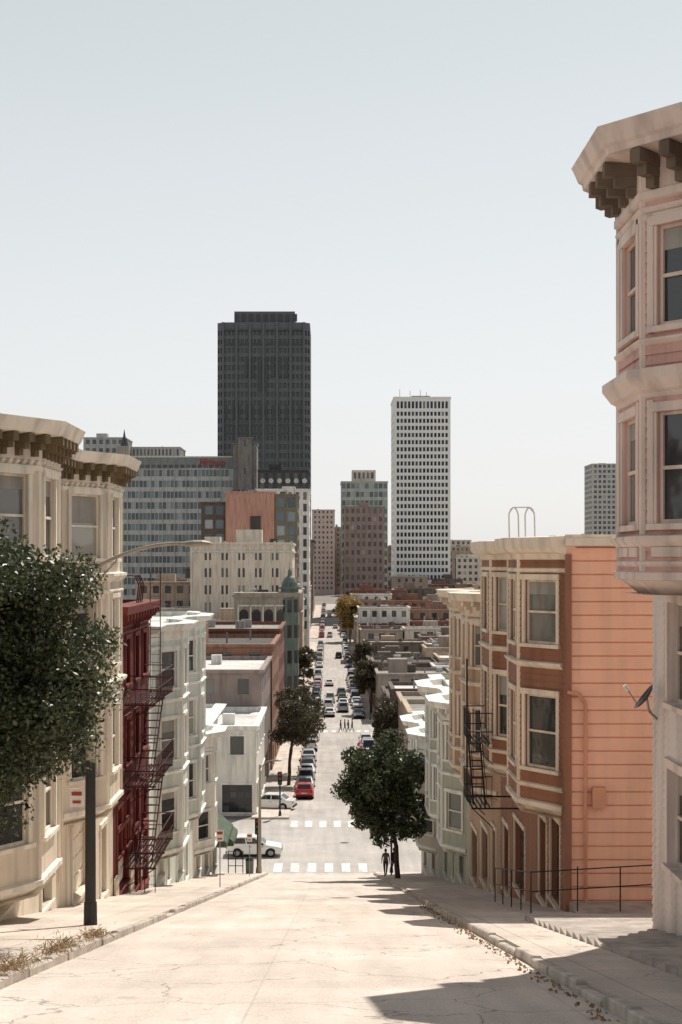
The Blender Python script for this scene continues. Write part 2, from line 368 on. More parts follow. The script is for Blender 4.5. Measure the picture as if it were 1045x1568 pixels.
for z in (-5.2,-8.2,-11.2):
    for i in range(9): o.box(xa+i*.13,xa+i*.13+.05,52.2,57.8,z-.04,z,FE)
    for y in (52.2,55,57.8): o.box(xa,xb,y-.03,y+.03,z-.1,z-.042,FE);o.tube((xb,y,z-.05),(xa,y,z-.8),.02,FE,seg=5)
    for zz in (.5,1.0): o.path([(xa,52.2,z+zz),(xb,52.2,z+zz),(xb,57.8,z+zz),(xa,57.8,z+zz)],.022,FE,5)
    for i in range(29): o.tube((xb,52.2+i*.2,z),(xb,52.2+i*.2,z+1.0),.011,FE,seg=4)
    for i in range(6): o.tube((xa+.2*i,52.2,z),(xa+.2*i,52.2,z+1.0),.011,FE,seg=4)
def stair(o,p,q,w,n,m):
    p=Vector(p);q=Vector(q)
    for dx in (0,w): o.tube(p+Vector((dx,0,0)),q+Vector((dx,0,0)),.03,m,seg=5);o.tube(p+Vector((dx,0,.85)),q+Vector((dx,0,.85)),.015,m,seg=5)
    for i in range(1,n):
        c=p.lerp(q,i/n);o.box(c.x,c.x+w,c.y-.09,c.y+.09,c.z-.015,c.z+.015,m)
for a,b in ((-8.2,-5.2),(-11.2,-8.2)): stair(o,(-7.15,53.0,a),(-7.15,56.8,b),.55,12,FE)
for x in (-7.1,-6.7): o.tube((x,56.5,-5.2),(x,56.5,-.4),.02,FE,seg=5)
for i in range(15): o.tube((-7.1,56.5,-5+i*.33),(-6.7,56.5,-5+i*.33),.012,FE,seg=4)
for y in (54.6,55.1,55.6,56.1): o.path([(-7.5,y,-2.6),(-7.3,y,-.9),(-7.45,y,-.55),(-7.9,y,-.5),(-8.2,y,-.7),(-8.2,y,-1.8)],.025,FE,5)
for x in (-7.0,-6.6): o.tube((x,54,-11.2),(x,54,-13.4),.018,FE,seg=5)
for i in range(7): o.tube((-7.0,54,-11.3-i*.32),(-6.6,54,-11.3-i*.32),.01,FE,seg=4)
o.done()
GRW=m('pale_green_wall',s(212,216,206),.75,.1,.7);GRT=m('painted_trim_white',s(234,231,223),.7,.1,1)
rowhouse('pale_green_house',-1,-7.6,60.02,78.6,-2.75,[(62.2,68),(71,77)],[(-5.6,-3.95),(-8.8,-7.0),(-12,-10.2)],-12.8,GRW,GRT,dx=14,bo=1.0,sl=1.6,ww=1.1,br=0,
   doors=[(62.5,65.2,2.2,GRT),(66.5,67.6,2.2,DOOR),(71,73.6,2.2,GRT),(75,76.2,2.2,DOOR)],sideops=[(10.2,11.2,-5.4,-3.9),(12.3,13.2,-5.4,-3.9)],belts=[(-6.1,.12,.15),(-9.3,.12,.15)],roofm=ROOFW,flat=[(69,70,-5.6,-3.95),(69,70,-8.8,-7),(69,70,-12,-10.2)],
   prof=[(0,-3.5),(.06,-3.45),(.06,-3.1),(.4,-3.02),(.5,-2.8),(.5,-2.75),(-.15,-2.72),(-.25,-3.05)]).done()
CRW=m('stucco_wall',s(228,222,210),.8,.1,.7)
AWN=m('green_awning_cloth',s(82,96,78),.8,.15,2)
o=rowhouse('corner_store_house',-1,-7.6,78.62,97,-9.7,[(80,85)],[(-12.6,-11),(-15.8,-14.2)],-16.3,CRW,GRT,dx=14,bo=1,sl=1.5,ww=1.1,br=0,roofm=ROOFW,
   flat=[(87,88.2,-12.6,-11),(89.6,90.8,-12.6,-11),(93,94.2,-12.6,-11),(87,88.2,-15.9,-14.3),(93,94.2,-15.9,-14.3)],doors=[(81,83.6,2.2,DOOR),(86.4,89,2.1,GL_D),(90.2,91.4,2.3,DOOR),(92.4,95.6,2.1,GL_D)],sideops=[(9,10.2,-12,-10.6)])
for a,b in((86,92),(92.4,96.6)):
    z=-15.9-(1.2 if a>90 else 0)
    o.face([(-7.55,a,z),(-7.55,b,z),(-6.2,b,z-1.1),(-6.2,a,z-1.1)],AWN);o.face([(-6.2,a,z-1.1),(-6.2,b,z-1.1),(-6.2,b,z-1.4),(-6.2,a,z-1.4)],AWN)
    for y in(a,b): o.face([(-7.55,y,z),(-6.2,y,z-1.1),(-6.2,y,z-1.4),(-7.55,y,z-1.4)],AWN)
o.box(-12,-10,84,87,-10,-8.9,CRW);o.box(-9.5,-8.8,90,91,-10,-9,ROOFD)
o.done()
# ---------------------------------------------------------------- right row
PK=m('pink_siding',s(214,168,156),.7,.1,.8);PKT=m('painted_trim_warm',s(220,200,188),.65,.1,1);PKL=m('white_siding',s(222,208,200),.75,.1,.8)
z=7.1
o=rowhouse('pink_victorian_house',1,6.3,4,27.6,z,[(22.2,26.7)],[(3.85,5.5),(.62,2.45),(-2.6,-.75)],-.2,PKL,PKT,dx=14,bo=1.1,sl=1.3,ww=1.1,lap=.17,baym=PK,
  flat=[(24.3,26.3,-2.6,-.75),(24.3,26.3,-5.6,-3.8),(19,20.5,-2.6,-.75)],doors=[(14,16,2.3,DOOR)],belts=[(3.15,.3,.42),(.42,.16,.2),(5.82,.08,.1),(2.78,.07,.1),(3.66,.1,.12),(.0,.08,.1)],br=.62,brm=m('bracket_dark',s(118,102,88)),
  prof=[(0,z-1.2),(.1,z-1.15),(.1,z-1.02),(.06,z-1.0),(.06,z-.46),(.62,z-.42),(.64,z-.32),(.7,z-.28),(.78,z-.08),(.82,z),(-.15,z+.03),(-.25,z-.3)],frieze=.9,bk=(.2,.6,-1.0,-.44))
bp=facepath(1,6.3,21,28,[(22.2,26.7)],1.1,1.3)[1:-1]
for q,r in zip(bp,bp[1:]):
    L,u,n=ax(q,r)
    for za,zb in ((.08,.24),):
        for k in range(2):
            a=.2+k*(L-.3)/2;o.ob(q,u,n,a,a+(L-.5)/2,-.01,.06,za,zb,PKT)
    for za,zb in((.62,2.45),(3.85,5.5)):
        for a in(.12,L-.24): o.ob(q,u,n,a,a+.12,-.01,.07,za-.1,zb+.2,PKT)
o.done()
OR=m('orange_siding',s(238,184,156),.7,.08,.6,streak=.12);ORT=m('painted_trim_beige',s(230,214,194),.65,.1,1);ORB=m('brown_siding',s(152,106,84),.7,.12,.8)
ORP=m('orange_pipe',s(206,148,120))
z=.66
o=rowhouse('orange_victorian_house',1,6.3,37.7,52,z,[(38.1,43.3),(44.9,50.6)],[(-2.25,-.5),(-5.65,-3.65)],-6.6,ORB,ORT,sidem=OR,dx=16,bo=1.0,sl=1.5,ww=1.25,lap=.18,sidelap=.36,br=0,
  doors=[(38.6,40.2,2.3,DOOR),(41,42.4,2.4,DOOR),(45.5,48,2.2,DOOR),(49.5,51,2.3,DOOR)],flat=[(43.7,44.6,-2.2,-.6),(43.7,44.6,-5.6,-3.7)],belts=[(-2.75,.14,.16),(-6.1,.1,.12)],
  prof=[(0,z-.62),(.08,z-.58),(.12,z-.45),(.3,z-.4),(.4,z-.28),(.42,z),(-.15,z+.03),(-.25,z-.3)],roofm=ROOFW,frieze=.35)
o.box(6.26,6.42,37.60,37.66,-9.6,.2,ORB)
o.box(6.25,22,37.5,37.66,.42,.62,ORT)
o.path([(6.3,37.56,-3.45),(6.6,37.55,-3.5),(6.78,37.56,-3.75),(6.78,37.56,-9.3)],.05,ORP)
o.box(6.95,7.3,37.45,37.62,-6.5,-5.95,ORP)
o.done()
o=Ob('roof_ladder_rail',(5.9,44,.6))
for x in (5.6,6.1):
    o.path([(x,44,-.2),(x-.03,44,1.45),(x+.03,44,1.62),(x+.12,44,1.68),(x+.2,44,1.62),(x+.26,44,1.45),(x+.28,44,.5)],.022,WHITEP,6)
o.path([(5.57,44,1.5),(5.7,44,1.68),(6.2,44,1.68),(6.36,44,1.5)],.022,WHITEP,6)
o.done()
R3w=m('tan_wall',s(184,154,130),.75,.12,.7)
rowhouse('tan_row_house',1,6.3,52.02,63.8,-1.2,[(53,58),(58.6,63.4)],[(-4,-2.4),(-7.3,-5.6)],-8.6,R3w,ORT,dx=14,bo=1,sl=1.5,ww=1.1,br=.6,doors=[(53.4,54.6,2.3,DOOR),(56,58.4,2.2,DOOR),(60,62.4,2.2,DOOR)],roofm=ROOFW,belts=[(-4.6,.14,.16),(-7.8,.14,.16)]).done()
R4w=m('sage_wall',s(176,178,164),.75,.12,.7)
rowhouse('sage_row_house',1,6.3,63.82,81.8,-6.5,[(65,70.4),(73,79)],[(-9.2,-7.6),(-12.4,-10.7)],-13.2,R4w,GRT,dx=14,bo=1,sl=1.5,ww=1.1,br=.7,doors=[(66,68.5,2.2,DOOR),(71,72.2,2.2,DOOR),(75,77.4,2.2,DOOR)],roofm=ROOFW,belts=[(-9.8,.14,.16)],sideops=[(3,4,-9,-7.6)]).done()
rowhouse('corner_row_house',1,6.3,81.82,97,-10.2,[(83,88),(90,95.4)],[(-12.9,-11.4),(-16,-14.4)],-16.8,m('grey_wall',s(190,182,172)),GRT,dx=14,bo=1,sl=1.5,ww=1.1,br=0,doors=[(84,86.5,2.2,DOOR),(91,94,2.3,GL_D)],roofm=ROOFW).done()
o=Ob('fire_escape',(4.95,47,-7))
for z in (-5.85,-7.9):
    for i in range(5): o.box(4.6+i*.14,4.6+i*.14+.05,45.9,48.3,z-.04,z,IRON)
    for zz in(.35,.95): o.path([(5.28,45.9,z+zz),(4.58,45.9,z+zz),(4.58,48.3,z+zz),(5.28,48.3,z+zz)],.02,IRON,5)
    for i in range(13): o.tube((4.58,45.9+i*.2,z),(4.58,45.9+i*.2,z+.95),.011,IRON,seg=4)
    for i in range(5): o.tube((4.58+i*.17,45.9,z),(4.58+i*.17,45.9,z+.95),.011,IRON,seg=4)
    for y in(45.9,48.3): o.tube((4.6,y,z-.03),(5.3,y,z-.7),.018,IRON,seg=5)
    if z<-6.6: o.box(4.6,6.28,45.9,45.95,z-.1,z-.05,IRON);o.box(4.6,6.28,48.25,48.3,z-.1,z-.05,IRON)
stair(o,(4.7,46.2,-7.9),(4.7,48,-5.85),.38,8,IRON)
for y in(46.8,47.15): o.tube((4.56,y,-7.9),(4.56,y,-3.2),.016,IRON,seg=5)
for i in range(14): o.tube((4.56,46.8,-7.6+i*.32),(4.56,47.15,-7.6+i*.32),.01,IRON,seg=4)
o.done()
o=Ob('satellite_dish',(5.95,27.3,-2.6))
DISH=m('dish_grey',(.08,.08,.085),.5)
c=Vector((5.95,26.9,-2.55));ax_=Vector((-.5,-.2,.84)).normalized();ax_=Vector((-.72,.1,.55)).normalized();a=ax_.orthogonal().normalized();b=ax_.cross(a)
vs=[c-ax_*.08];fs=[];K=24
for ri,(r,dp) in enumerate(((.12,-.07),(.22,-.045),(.29,0))):
    for k in range(K):
        t=2*math.pi*k/K;vs.append(c+ax_*dp+a*math.cos(t)*r+b*math.sin(t)*r)
for k in range(K): fs.append((0,1+k,1+(k+1)%K))
for ri in range(2):
    for k in range(K): fs.append((1+ri*K+k,1+ri*K+(k+1)%K,1+(ri+1)*K+(k+1)%K,1+(ri+1)*K+k))
o.mesh(vs,fs,DISH)
o.tube(c-ax_*.08,(6.1,27.1,-2.85),.025,STEEL);o.tube((6.1,27.1,-2.85),(6.32,27.2,-3.05),.025,STEEL)
o.tube(c-b*.28,c+ax_*.34-b*.1,.012,STEEL);o.tube(c+ax_*.28-b*.12,c+ax_*.4-b*.08,.035,WHITEP)
o.done()
o=Ob('concrete_retaining_wall',(7.5,34,-9));o.box(5.3,14,33.9,34.2,-10,-8.55,CONC);o.box(6.35,14,27.7,37.6,-12,-9.0,CONC);o.done()
o=Ob('pipe_railing',(6.5,36,-9))
for z_ in (.55,1.05): o.path([(5.2,44.5,g(44.5)+z_+.15),(5.2,36.6,g(36.6)+z_+.15),(8.6,36.6,g(36.6)+z_+.35)],.018,IRON,6)
for y in (44.5,42.5,40.5,38.5,36.6): o.tube((5.2,y,g(y)),(5.2,y,g(y)+1.22),.018,IRON,seg=6)
for x in (6.4,7.5,8.6): o.tube((x,36.6,-9.2),(x,36.6,-7.85),.018,IRON,seg=6)
o.done()
# ---------------------------------------------------------------- generic blocks
def block(name,x0,x1,y0,y1,zt,wm,gm,wp=2.6,fp=3.2,ww=1.2,wh=1.5,roofm=ROOFG,g0=3.6,topm=.9,depth=.2,par=True,clut=True,tm=None,fin=True):
    zb=min(g(y0),g(y1))-1;zg=max(g(y0),g(y1))
    o=Ob(name,((x0+x1)/2,(y0+y1)/2,zg))
    def grid(L):
        n=max(1,int(L/wp));mrg=(L-n*wp)/2;ops=[]
        k=0;z=zt-topm-wh
        while z>zg+g0-.1:
            for i in range(n):
                a=mrg+i*wp+(wp-ww)/2;ops.append((a,a+ww,z,z+wh))
            z-=fp
        if zt-zg<20:
            z=zg+.3
            i=0
            while i<n:
                if R.random()<.7:
                    a=mrg+i*wp+.3;ops.append((a,a+wp-.6,z,z+2.4,R.choice([GL_D,DOOR,GL_T])))
                i+=1
        return [q for q in ops if q[3]<zt]
    wall(o,(x0,y0),(x1,y0),zb,zt,grid(x1-x0),wm,gm,depth,tm)
    if x1<2: wall(o,(x1,y0),(x1,y1),zb,zt,grid(y1-y0),wm,gm,depth,tm)
    else: o.face([(x1,y0,zb),(x1,y1,zb),(x1,y1,zt),(x1,y0,zt)],wm)
    if x0>2: wall(o,(x0,y1),(x0,y0),zb,zt,grid(y1-y0),wm,gm,depth,tm)
    else: o.face([(x0,y1,zb),(x0,y0,zb),(x0,y0,zt),(x0,y1,zt)],wm)
    o.face([(x1,y1,zb),(x0,y1,zb),(x0,y1,zt),(x1,y1,zt)],wm)
    o.face([(x0,y0,zt-.45),(x1,y0,zt-.45),(x1,y1,zt-.45),(x0,y1,zt-.45)],roofm)
    if par: cornice(o,[(x0,y0),(x1,y0),(x1,y1),(x0,y1)],[(0,zt-.5),(.22,zt-.35),(.25,zt+.0),(-.25,zt+.02),(-.25,zt-.5)],tm or wm,True)
    if clut:
        w=x1-x0;d=y1-y0
        a=x0+w*R.uniform(.15,.5);b=y0+d*R.uniform(.2,.5);h=R.uniform(1.2,2.8)
        if R.random()<.6: o.box(a,a+w*.25,b,b+d*.25,zt-.5,zt+h*.8,wm)
        for _ in range(R.randint(3,8)):
            a=x0+w*R.uniform(.1,.9);b=y0+d*R.uniform(.1,.9)
            if R.random()<.5:o.tube((a,b,zt-.5),(a,b,zt+R.uniform(.3,1.1)),.12,STEEL,seg=6)
            else:o.box(a,a+R.uniform(.6,1.8),b,b+.9,zt-.5,zt+R.uniform(.2,.9),R.choice([STEEL,ROOFD,ROOFW]))
    if fin: o.done()
    return o
cols=[s(184,164,146),s(148,112,94),s(206,196,184),s(128,90,78),s(164,152,142),s(194,176,154),s(108,97,90),s(156,126,110),s(214,209,201),s(132,119,109)]
WM=[m('facade_%d'%i,c,.85,.14,.3) for i,c in enumerate(cols)]
block('white_corner_building',-32,-6.3,123,139,-14.2,CRW,GL_V,3.2,3.3,1.2,1.6,ROOFW,3.2,tm=GRT)
block('grey_flats',-34,-6.6,139.5,160,-10.6,m('mauve_grey_wall',s(154,138,131)),GL_V,3.4,3.2,1.1,1.5,ROOFW)
block('brown_flats',-36,-6.4,160.5,182,-9.3,WM[1],GL_V,3.2,3.2,1.2,1.6,ROOFD)
block('brick_flats',-30,-6.4,182.5,204,-8.6,WM[3],GL_V,3.0,3.2,1.2,1.6,ROOFG)
ARW=m('grey_stone',s(168,160,146),.85,.15,.4);ARG=m('verdigris',s(110,122,112),.7,.2,.8)
o=block('arched_corner_building',-15,-5.2,224,246,-5.2,ARW,GL_T,2.8,3.6,1.3,2.0,ROOFD,4,6.6,tm=None,fin=False)
for i in range(4):
    cx=-13.4+i*1.95;z0=-10.2
    pts=[(cx-.7,z0),(cx+.7,z0),(cx+.7,z0+2)]+[(cx+.7*math.cos(t),z0+2+.7*math.sin(t)) for t in np.linspace(.2,math.pi-.2,7)]+[(cx-.7,z0+2)]
    o.face([(x,223.93,z) for x,z in pts],GL_D)
    o.box(cx-.98,cx-.76,223.8,223.99,z0-.3,z0+3.1,WHITEP);o.box(cx-.9,cx+.9,223.86,223.99,z0+3.15,z0+3.4,WHITEP)
cornice(o,[(-15,224),(-5.2,224),(-5.2,246)],[(0,-5.9),(.5,-5.5),(.7,-5.2),(.7,-4.9),(0,-4.8)],ARW)
N8=[( -6.2+1.5*math.cos(t),225+1.5*math.sin(t)) for t in [math.pi/8+k*math.pi/4 for k in range(8)]]
o.prism(N8,-26,-4.3,ARG)
for z in(-8,-12,-16,-20):
    for k in (4,5,6,7):
        a,b=N8[k],N8[(k+1)%8];L,u,n=ax(a,b);o.ob(a,u,n,.25,L-.25,-.02,.05,z,z+2,GL_D)
for (z0,r0,z1,r1) in((-4.3,1.8,-4.0,1.8),(-4.0,1.35,-3.3,1.25),(-3.3,1.25,-2.6,.85),(-2.6,.85,-2.2,.35),(-2.2,.35,-1.5,.3),(-1.5,.3,-1.1,.08),(-1.1,.05,-.2,.02)):
    o.tube((-6.2,225,z0),(-6.2,225,z1),r0,ARG,r1,12)
o.done()
CAP=m('cream_stucco',s(224,211,193),.85,.1,.25)
o=block('cream_apartment_building',-26.2,-7.0,270,292,3.6,CAP,GL_T,3.2,3.25,1.25,1.7,ROOFG,4,1.6,tm=None,fin=False)
o.box(-18,-13,275,280,3,6.2,CAP);o.box(-24,-21,274,278,3,4.8,CAP)
cornice(o,[(-26.2,270),(-7,270),(-7,292)],[(0,1.6),(.3,1.8),(.3,2),(0,2.1)],WHITEP)
for k in range(7): o.box(-26.3+k*3.16,-25.9+k*3.16,269.8,269.98,-25,3.9,CAP)
o.done()
block('brown_office_building',-31,-19.5,345,365,14.5,m('dark_brown_facade',s(104,90,82)),GL_G,2.6,3.4,2.0,2.2,ROOFD)
PB=m('terracotta_facade',s(196,150,132),.85,.1,.2)
o=block('terracotta_office_building',-25,-13.2,343.9,362,17,PB,GL_T,20,3.4,3,1.9,ROOFG,36,6,fin=False);o.box(-19,-16.5,343.7,343.88,5.5,11,m('vent_louvre',(.09,.08,.075)));o.done()
block('glazed_office_building',-13.1,-7.6,344.2,362,16.4,m('olive_facade',s(130,122,108)),GL_G,2.6,3.4,1.9,2.4,ROOFD)
block('white_office_building',-20.5,-5.6,400,424,20.5,m('white_facade',s(234,230,222)),GL_T,2.1,3.3,1.0,2.2,ROOFG)
o=block('black_office_building',-22,-6.4,440,445,28.4,m('black_facade',s(74,74,75)),GL_D,2.6,3.4,1.4,2.0,ROOFD,fin=False)
for i in range(6):
    o.tube((-20.5+i*2.6,439.9,25),(-20.5+i*2.6,439.7,25),.8,m('vent_disc',(.5,.5,.5)),seg=14)
o.done()
HW=m('hotel_spandrel',s(192,191,186),.6,.06,.1);HD=m('hotel_fascia',s(138,142,140),.6)
x0,x1,y0,y1,zt=-70,-31.6,467,487,34.2
o=Ob('hotel_building',(-50,477,-25));ops=[];z=zt-6.2
while z>-22:
    n=30;L=x1-x0;w=L/n
    for i in range(n): ops.append((i*w+.1,(i+1)*w-.1,z,z+2.15))
    z-=3.55
wall(o,(x0,y0),(x1,y0),-27,zt-3.6,ops,HW,GL_G,.25)
wall(o,(x0,y0-.3),(x1,y0-.3),zt-3.6,zt,[(i*1.9+.3,i*1.9+1.7,zt-3.4,zt-2.4) for i in range(19)],HD,GL_D,.1)
o.face([(x1,y0,-27),(x1,y1,-27),(x1,y1,zt),(x1,y0,zt)],HD);o.face([(x0,y0,zt-.3),(x1,y0,zt-.3),(x1,y1,zt-.3),(x0,y1,zt-.3)],ROOFG)
for i in range(11): o.box(x0+i*3.84-.12,x0+i*3.84+.12,y0-.25,y0-.003,-27,zt-3.6,HW)
o.box(x0,x1,y0-.5,y0+.6,zt,zt+.4,WHITEP)
e=o.done()
tc=bpy.data.curves.new('sign_lettering','FONT');tc.body='Hilton';tc.size=2.9;tc.extrude=.1;tc.offset=.02;tc.space_character=1.15
to=bpy.data.objects.new('sign_lettering',tc);tc.materials.append(m('red_sign_paint',(.6,.05,.04)));to.rotation_euler=(math.pi/2,0,0);to.location=Vector((-42.5,466.2,31.7))-e.location;to.parent=e;sc.collection.objects.link(to)
block('concrete_stair_tower',-31.2,-23.5,462,472,38.5,m('grey_concrete_facade',s(134,130,125)),GL_D,9,9,.6,2,ROOFD)
block('service_tower',-29.5,-25,460.9,461.9,40.3,m('grey_concrete_facade',s(134,130,125)),GL_D,9,9,.6,2,ROOFD,clut=False)
DT=m('hazed_bronze_cladding',s(100,102,104),.55,.08,.05,0,streak=0);DT2=m('dark_spandrel',s(76,78,80),.4,.08,.05,0,streak=0)  # cladding colour lightened to stand in for distance haze
x0,x1,y0,y1=-47.2,-8.0,600,640;zt=101
o=Ob('dark_skyscraper',(-27,620,-23));ch=2.5
poly=[(x0+ch,y0),(x1-ch,y0),(x1,y0+ch),(x1,y1-ch),(x1-ch,y1),(x0+ch,y1),(x0,y1-ch),(x0,y0+ch)]
for i in range(8):
    p,q=poly[i],poly[(i+1)%8];L=ax(p,q)[0];n=max(1,int(L/1.75));w=L/n;ops=[];z=zt-5.5
    while z>-10:
        for k in range(n): ops.append((k*w+.3,(k+1)*w-.3,z,z+2.1, None))
        z-=3.7
    if i in(0,1,2,7): wall(o,p,q,-25,zt,ops,DT,GL_K,.35)
    else: wall(o,p,q,-25,zt,[],DT)
for k in range(7):
    x=x0+ch+k*(x1-x0-2*ch)/6;o.box(x-.45,x+.45,y0-.7,y0-.003,-24,zt,DT)
for k in range(12):
    x=x0+ch+1.5+k*2.8
    if 2<k<10: o.box(x-.5,x+.5,y0-.5,y0-.004,72 if k in(5,6) else 78,86,DT2)
    o.box(x-.3,x+.3,y0-.5,y0-.004,60,66,DT2)
for z in (98,92,58,54.5): o.box(x0+ch,x1-ch,y0-.55,y0-.005,z-.6,z,DT2)
o.face([(x,y,zt-.3) for x,y in poly],ROOFD)
ins=[(x0+7,y0+4),(x1-6.5,y0+4),(x1-6.5,y1-5),(x0+7,y1-5)]
o.prism(ins,zt-1,106.3,DT)
for k in range(9): o.box(ins[0][0]+k*3.1,ins[0][0]+k*3.1+1.9,y0+3.8,y0+3.99,zt+1,105.2,DT2)
o.done()
WT=m('white_precast',s(242,240,236),.75,.05,.05,0,streak=.05)
x0,x1,y0,y1,zt=31.6,59,690,722,80
o=Ob('white_skyscraper',(45,705,-21));ops=[];nc=14;w=(x1-x0-2)/nc
for k in range(26):
    z=zt-9.2-k*3.45
    for i in range(nc): ops.append((1+i*w+.34,1+(i+1)*w-.3,z,z+2.0))
for i in range(nc): ops.append((1+i*w+.34,1+(i+1)*w-.3,zt-5.6,zt-2.2));
z=zt-9.2-26*3.45-3
for i in range(nc): ops.append((1+i*w+.4,1+(i+1)*w-.4,z,z+4.3))
GL_W=rnd_mat('tower_window',[(0,(.025,.027,.03)),(.6,(.04,.044,.05)),(.85,(.09,.095,.1)),(.96,(.25,.25,.24))],.2,.3)
wall(o,(x0,y0),(x1,y0),-23,zt,ops,WT,GL_W,.45)
sops=[(2+i*3.9,3.6+i*3.9,zt-9.2-k*3.45,zt-7.2-k*3.45) for k in range(26) for i in range(8)]
wall(o,(x0,y1),(x0,y0),-23,zt,sops,WT,GL_W,.45)
o.face([(x1,y0,-23),(x1,y1,-23),(x1,y1,zt),(x1,y0,zt)],WT);o.face([(x0,y0,zt-.5),(x1,y0,zt-.5),(x1,y1,zt-.5),(x0,y1,zt-.5)],ROOFG)
cornice(o,[(x0,y0),(x1,y0),(x1,y1),(x0,y1)],[(0,zt-1.2),(.3,zt-1),(.3,zt),(-.4,zt+.02),(-.4,zt-.6)],WT,True)
o.box(x0+9,x0+18,y0+8,y0+20,zt-.5,zt+1.4,ROOFG)
for a in (x0+3,x0+8,x0+13,x0+16): o.tube((a,y0+4,zt),(a,y0+4,zt+R.uniform(2,5)),.12,STEEL,seg=5)
o.done()
o=block('green_glass_building',PX(523,587),PX(594,587),587,612,33.2,m('pale_green_facade',s(184,188,176)),GL_G,1.9,3.5,1.5,2.1,ROOFG,fin=False,clut=False)
o.box(9.6,19.4,590,604,33,38,CAP);
for k in range(5): o.box(10.3+k*1.8,11.3+k*1.8,589.85,589.99,34.5,37,GL_T)
o.done()
block('brick_apartment_building',PX(526,560),PX(590,560),564.8,566,22,m('brown_brick_facade',s(158,138,128)),GL_T,2.2,3.3,1.2,1.8,ROOFG)
block('pink_apartment_tower',PX(478,900),PX(513,900),900,930,33,m('pink_facade',s(214,192,181)),GL_T,2.6,3.2,1.1,1.5,ROOFG)
block('grey_apartment_tower',PX(512,900),PX(524,900),905,930,22,WM[4],GL_T,2.6,3.2,1.3,1.6,ROOFG)
block('office_tower',PX(907,1000),PX(952,1000),1000,1030,69,m('office_grey',s(200,197,192)),GL_T,3.2,3.6,2,2,ROOFG)
block('office_tower',PX(690,850),PX(722,850),850,880,13,WM[2],GL_T,3,3.3,1.5,1.7,ROOFG)
block('grey_office_block',PX(128,560),PX(192,560),560,580,49,m('light_grey_facade',s(184,183,180)),GL_T,2.6,3.4,1.5,1.8,ROOFG)
block('louvred_office_block',PX(196,545),PX(276,545),545,565,44,m('light_grey_facade',s(184,183,180)),GL_T,1.4,3.4,.7,2.4,ROOFG)
o=Ob('church_spire',(-78,540,40));
o.box(-80.5,-76,540,545,-24,44,ARW);o.tube((-78,542,44),(-78,542,47),1.6,DT2,.9);o.tube((-78,542,47),(-78,542,50.5),.6,DT2,.05);o.done()
def fabric(side,ya,yb,xs0,xs1,hr,dd=(14,22)):
    y=ya
    while y<yb-6:
        w=R.uniform(7.5,14);w=min(w,yb-y)
        x=xs0
        while abs(x)<abs(xs1):
            d=R.uniform(*dd);h=R.uniform(*hr)
            if R.random()<.12:h*=1.35
            a,b=(x,x+d) if side>0 else (x-d,x)
            zt=g(y)+h
            block('lowrise_building',a+.1,b-.1,y+.05,y+w-.05,zt,R.choice(WM),GL_V,R.uniform(2.4,3.4),3.2,R.uniform(1,1.5),1.6,R.choice([ROOFW,ROOFW,ROOFG,ROOFD]),3.4)
            x=x+(d+ .2)*side
        y+=w+.1
fabric(1,123,204,7.6,40,(5.5,9.5))
fabric(1,223,325,7.6,62,(6,10),(9,16))
fabric(1,344,445,7.6,80,(6,11),(9,16))
fabric(1,464,560,7.6,90,(7,14))
fabric(1,588,685,26,110,(8,14))
fabric(-1,248,268,-6.8,-20,(12,17))
fabric(-1,293,325,-6.8,-30,(14,22))
fabric(-1,366,398,-6.8,-30,(12,22))
fabric(-1,426,439,-6.8,-20,(14,20))
fabric(-1,464,560,-6.8,-30,(14,34))
fabric(-1,585,598,-6.8,-20,(18,30))
fabric(-1,645,700,-7,-40,(18,40))
fabric(1,730,900,12,180,(10,28))
for i in range(26):
    d=R.uniform(1100,1900);x=R.uniform(-.05,.24)*d;w=R.uniform(20,60)
    block('distant_building',x,x+w,d,d+30,R.uniform(-6,12),WM[R.choice([0,2,4,5,8])],GL_T,4,4,2,2,ROOFG,clut=False,par=False)
# ---------------------------------------------------------------- trees
def leafmesh(name,P,size,mtl,seed,par,asp=.5):
    rg=np.random.default_rng(seed);n=len(P)
    a=rg.normal(size=(n,3));a/=np.linalg.norm(a,axis=1)[:,None]
    b=rg.normal(size=(n,3));b-=a*(a*b).sum(1)[:,None];b/=np.linalg.norm(b,axis=1)[:,None]
    sz=size*rg.uniform(.6,1.3,(n,1))
    V=np.stack([P-a*sz,P+b*sz*asp,P+a*sz,P-b*sz*asp],1).reshape(-1,3)
    me=bpy.data.meshes.new(name);me.vertices.add(4*n);me.vertices.foreach_set('co',V.ravel())
    me.loops.add(4*n);me.loops.foreach_set('vertex_index',np.arange(4*n));me.polygons.add(n)
    me.polygons.foreach_set('loop_start',np.arange(n)*4);me.polygons.foreach_set('loop_total',np.full(n,4));me.update();me.materials.append(mtl)
    o=bpy.data.objects.new(name,me);o.parent=par;sc.collection.objects.link(o)
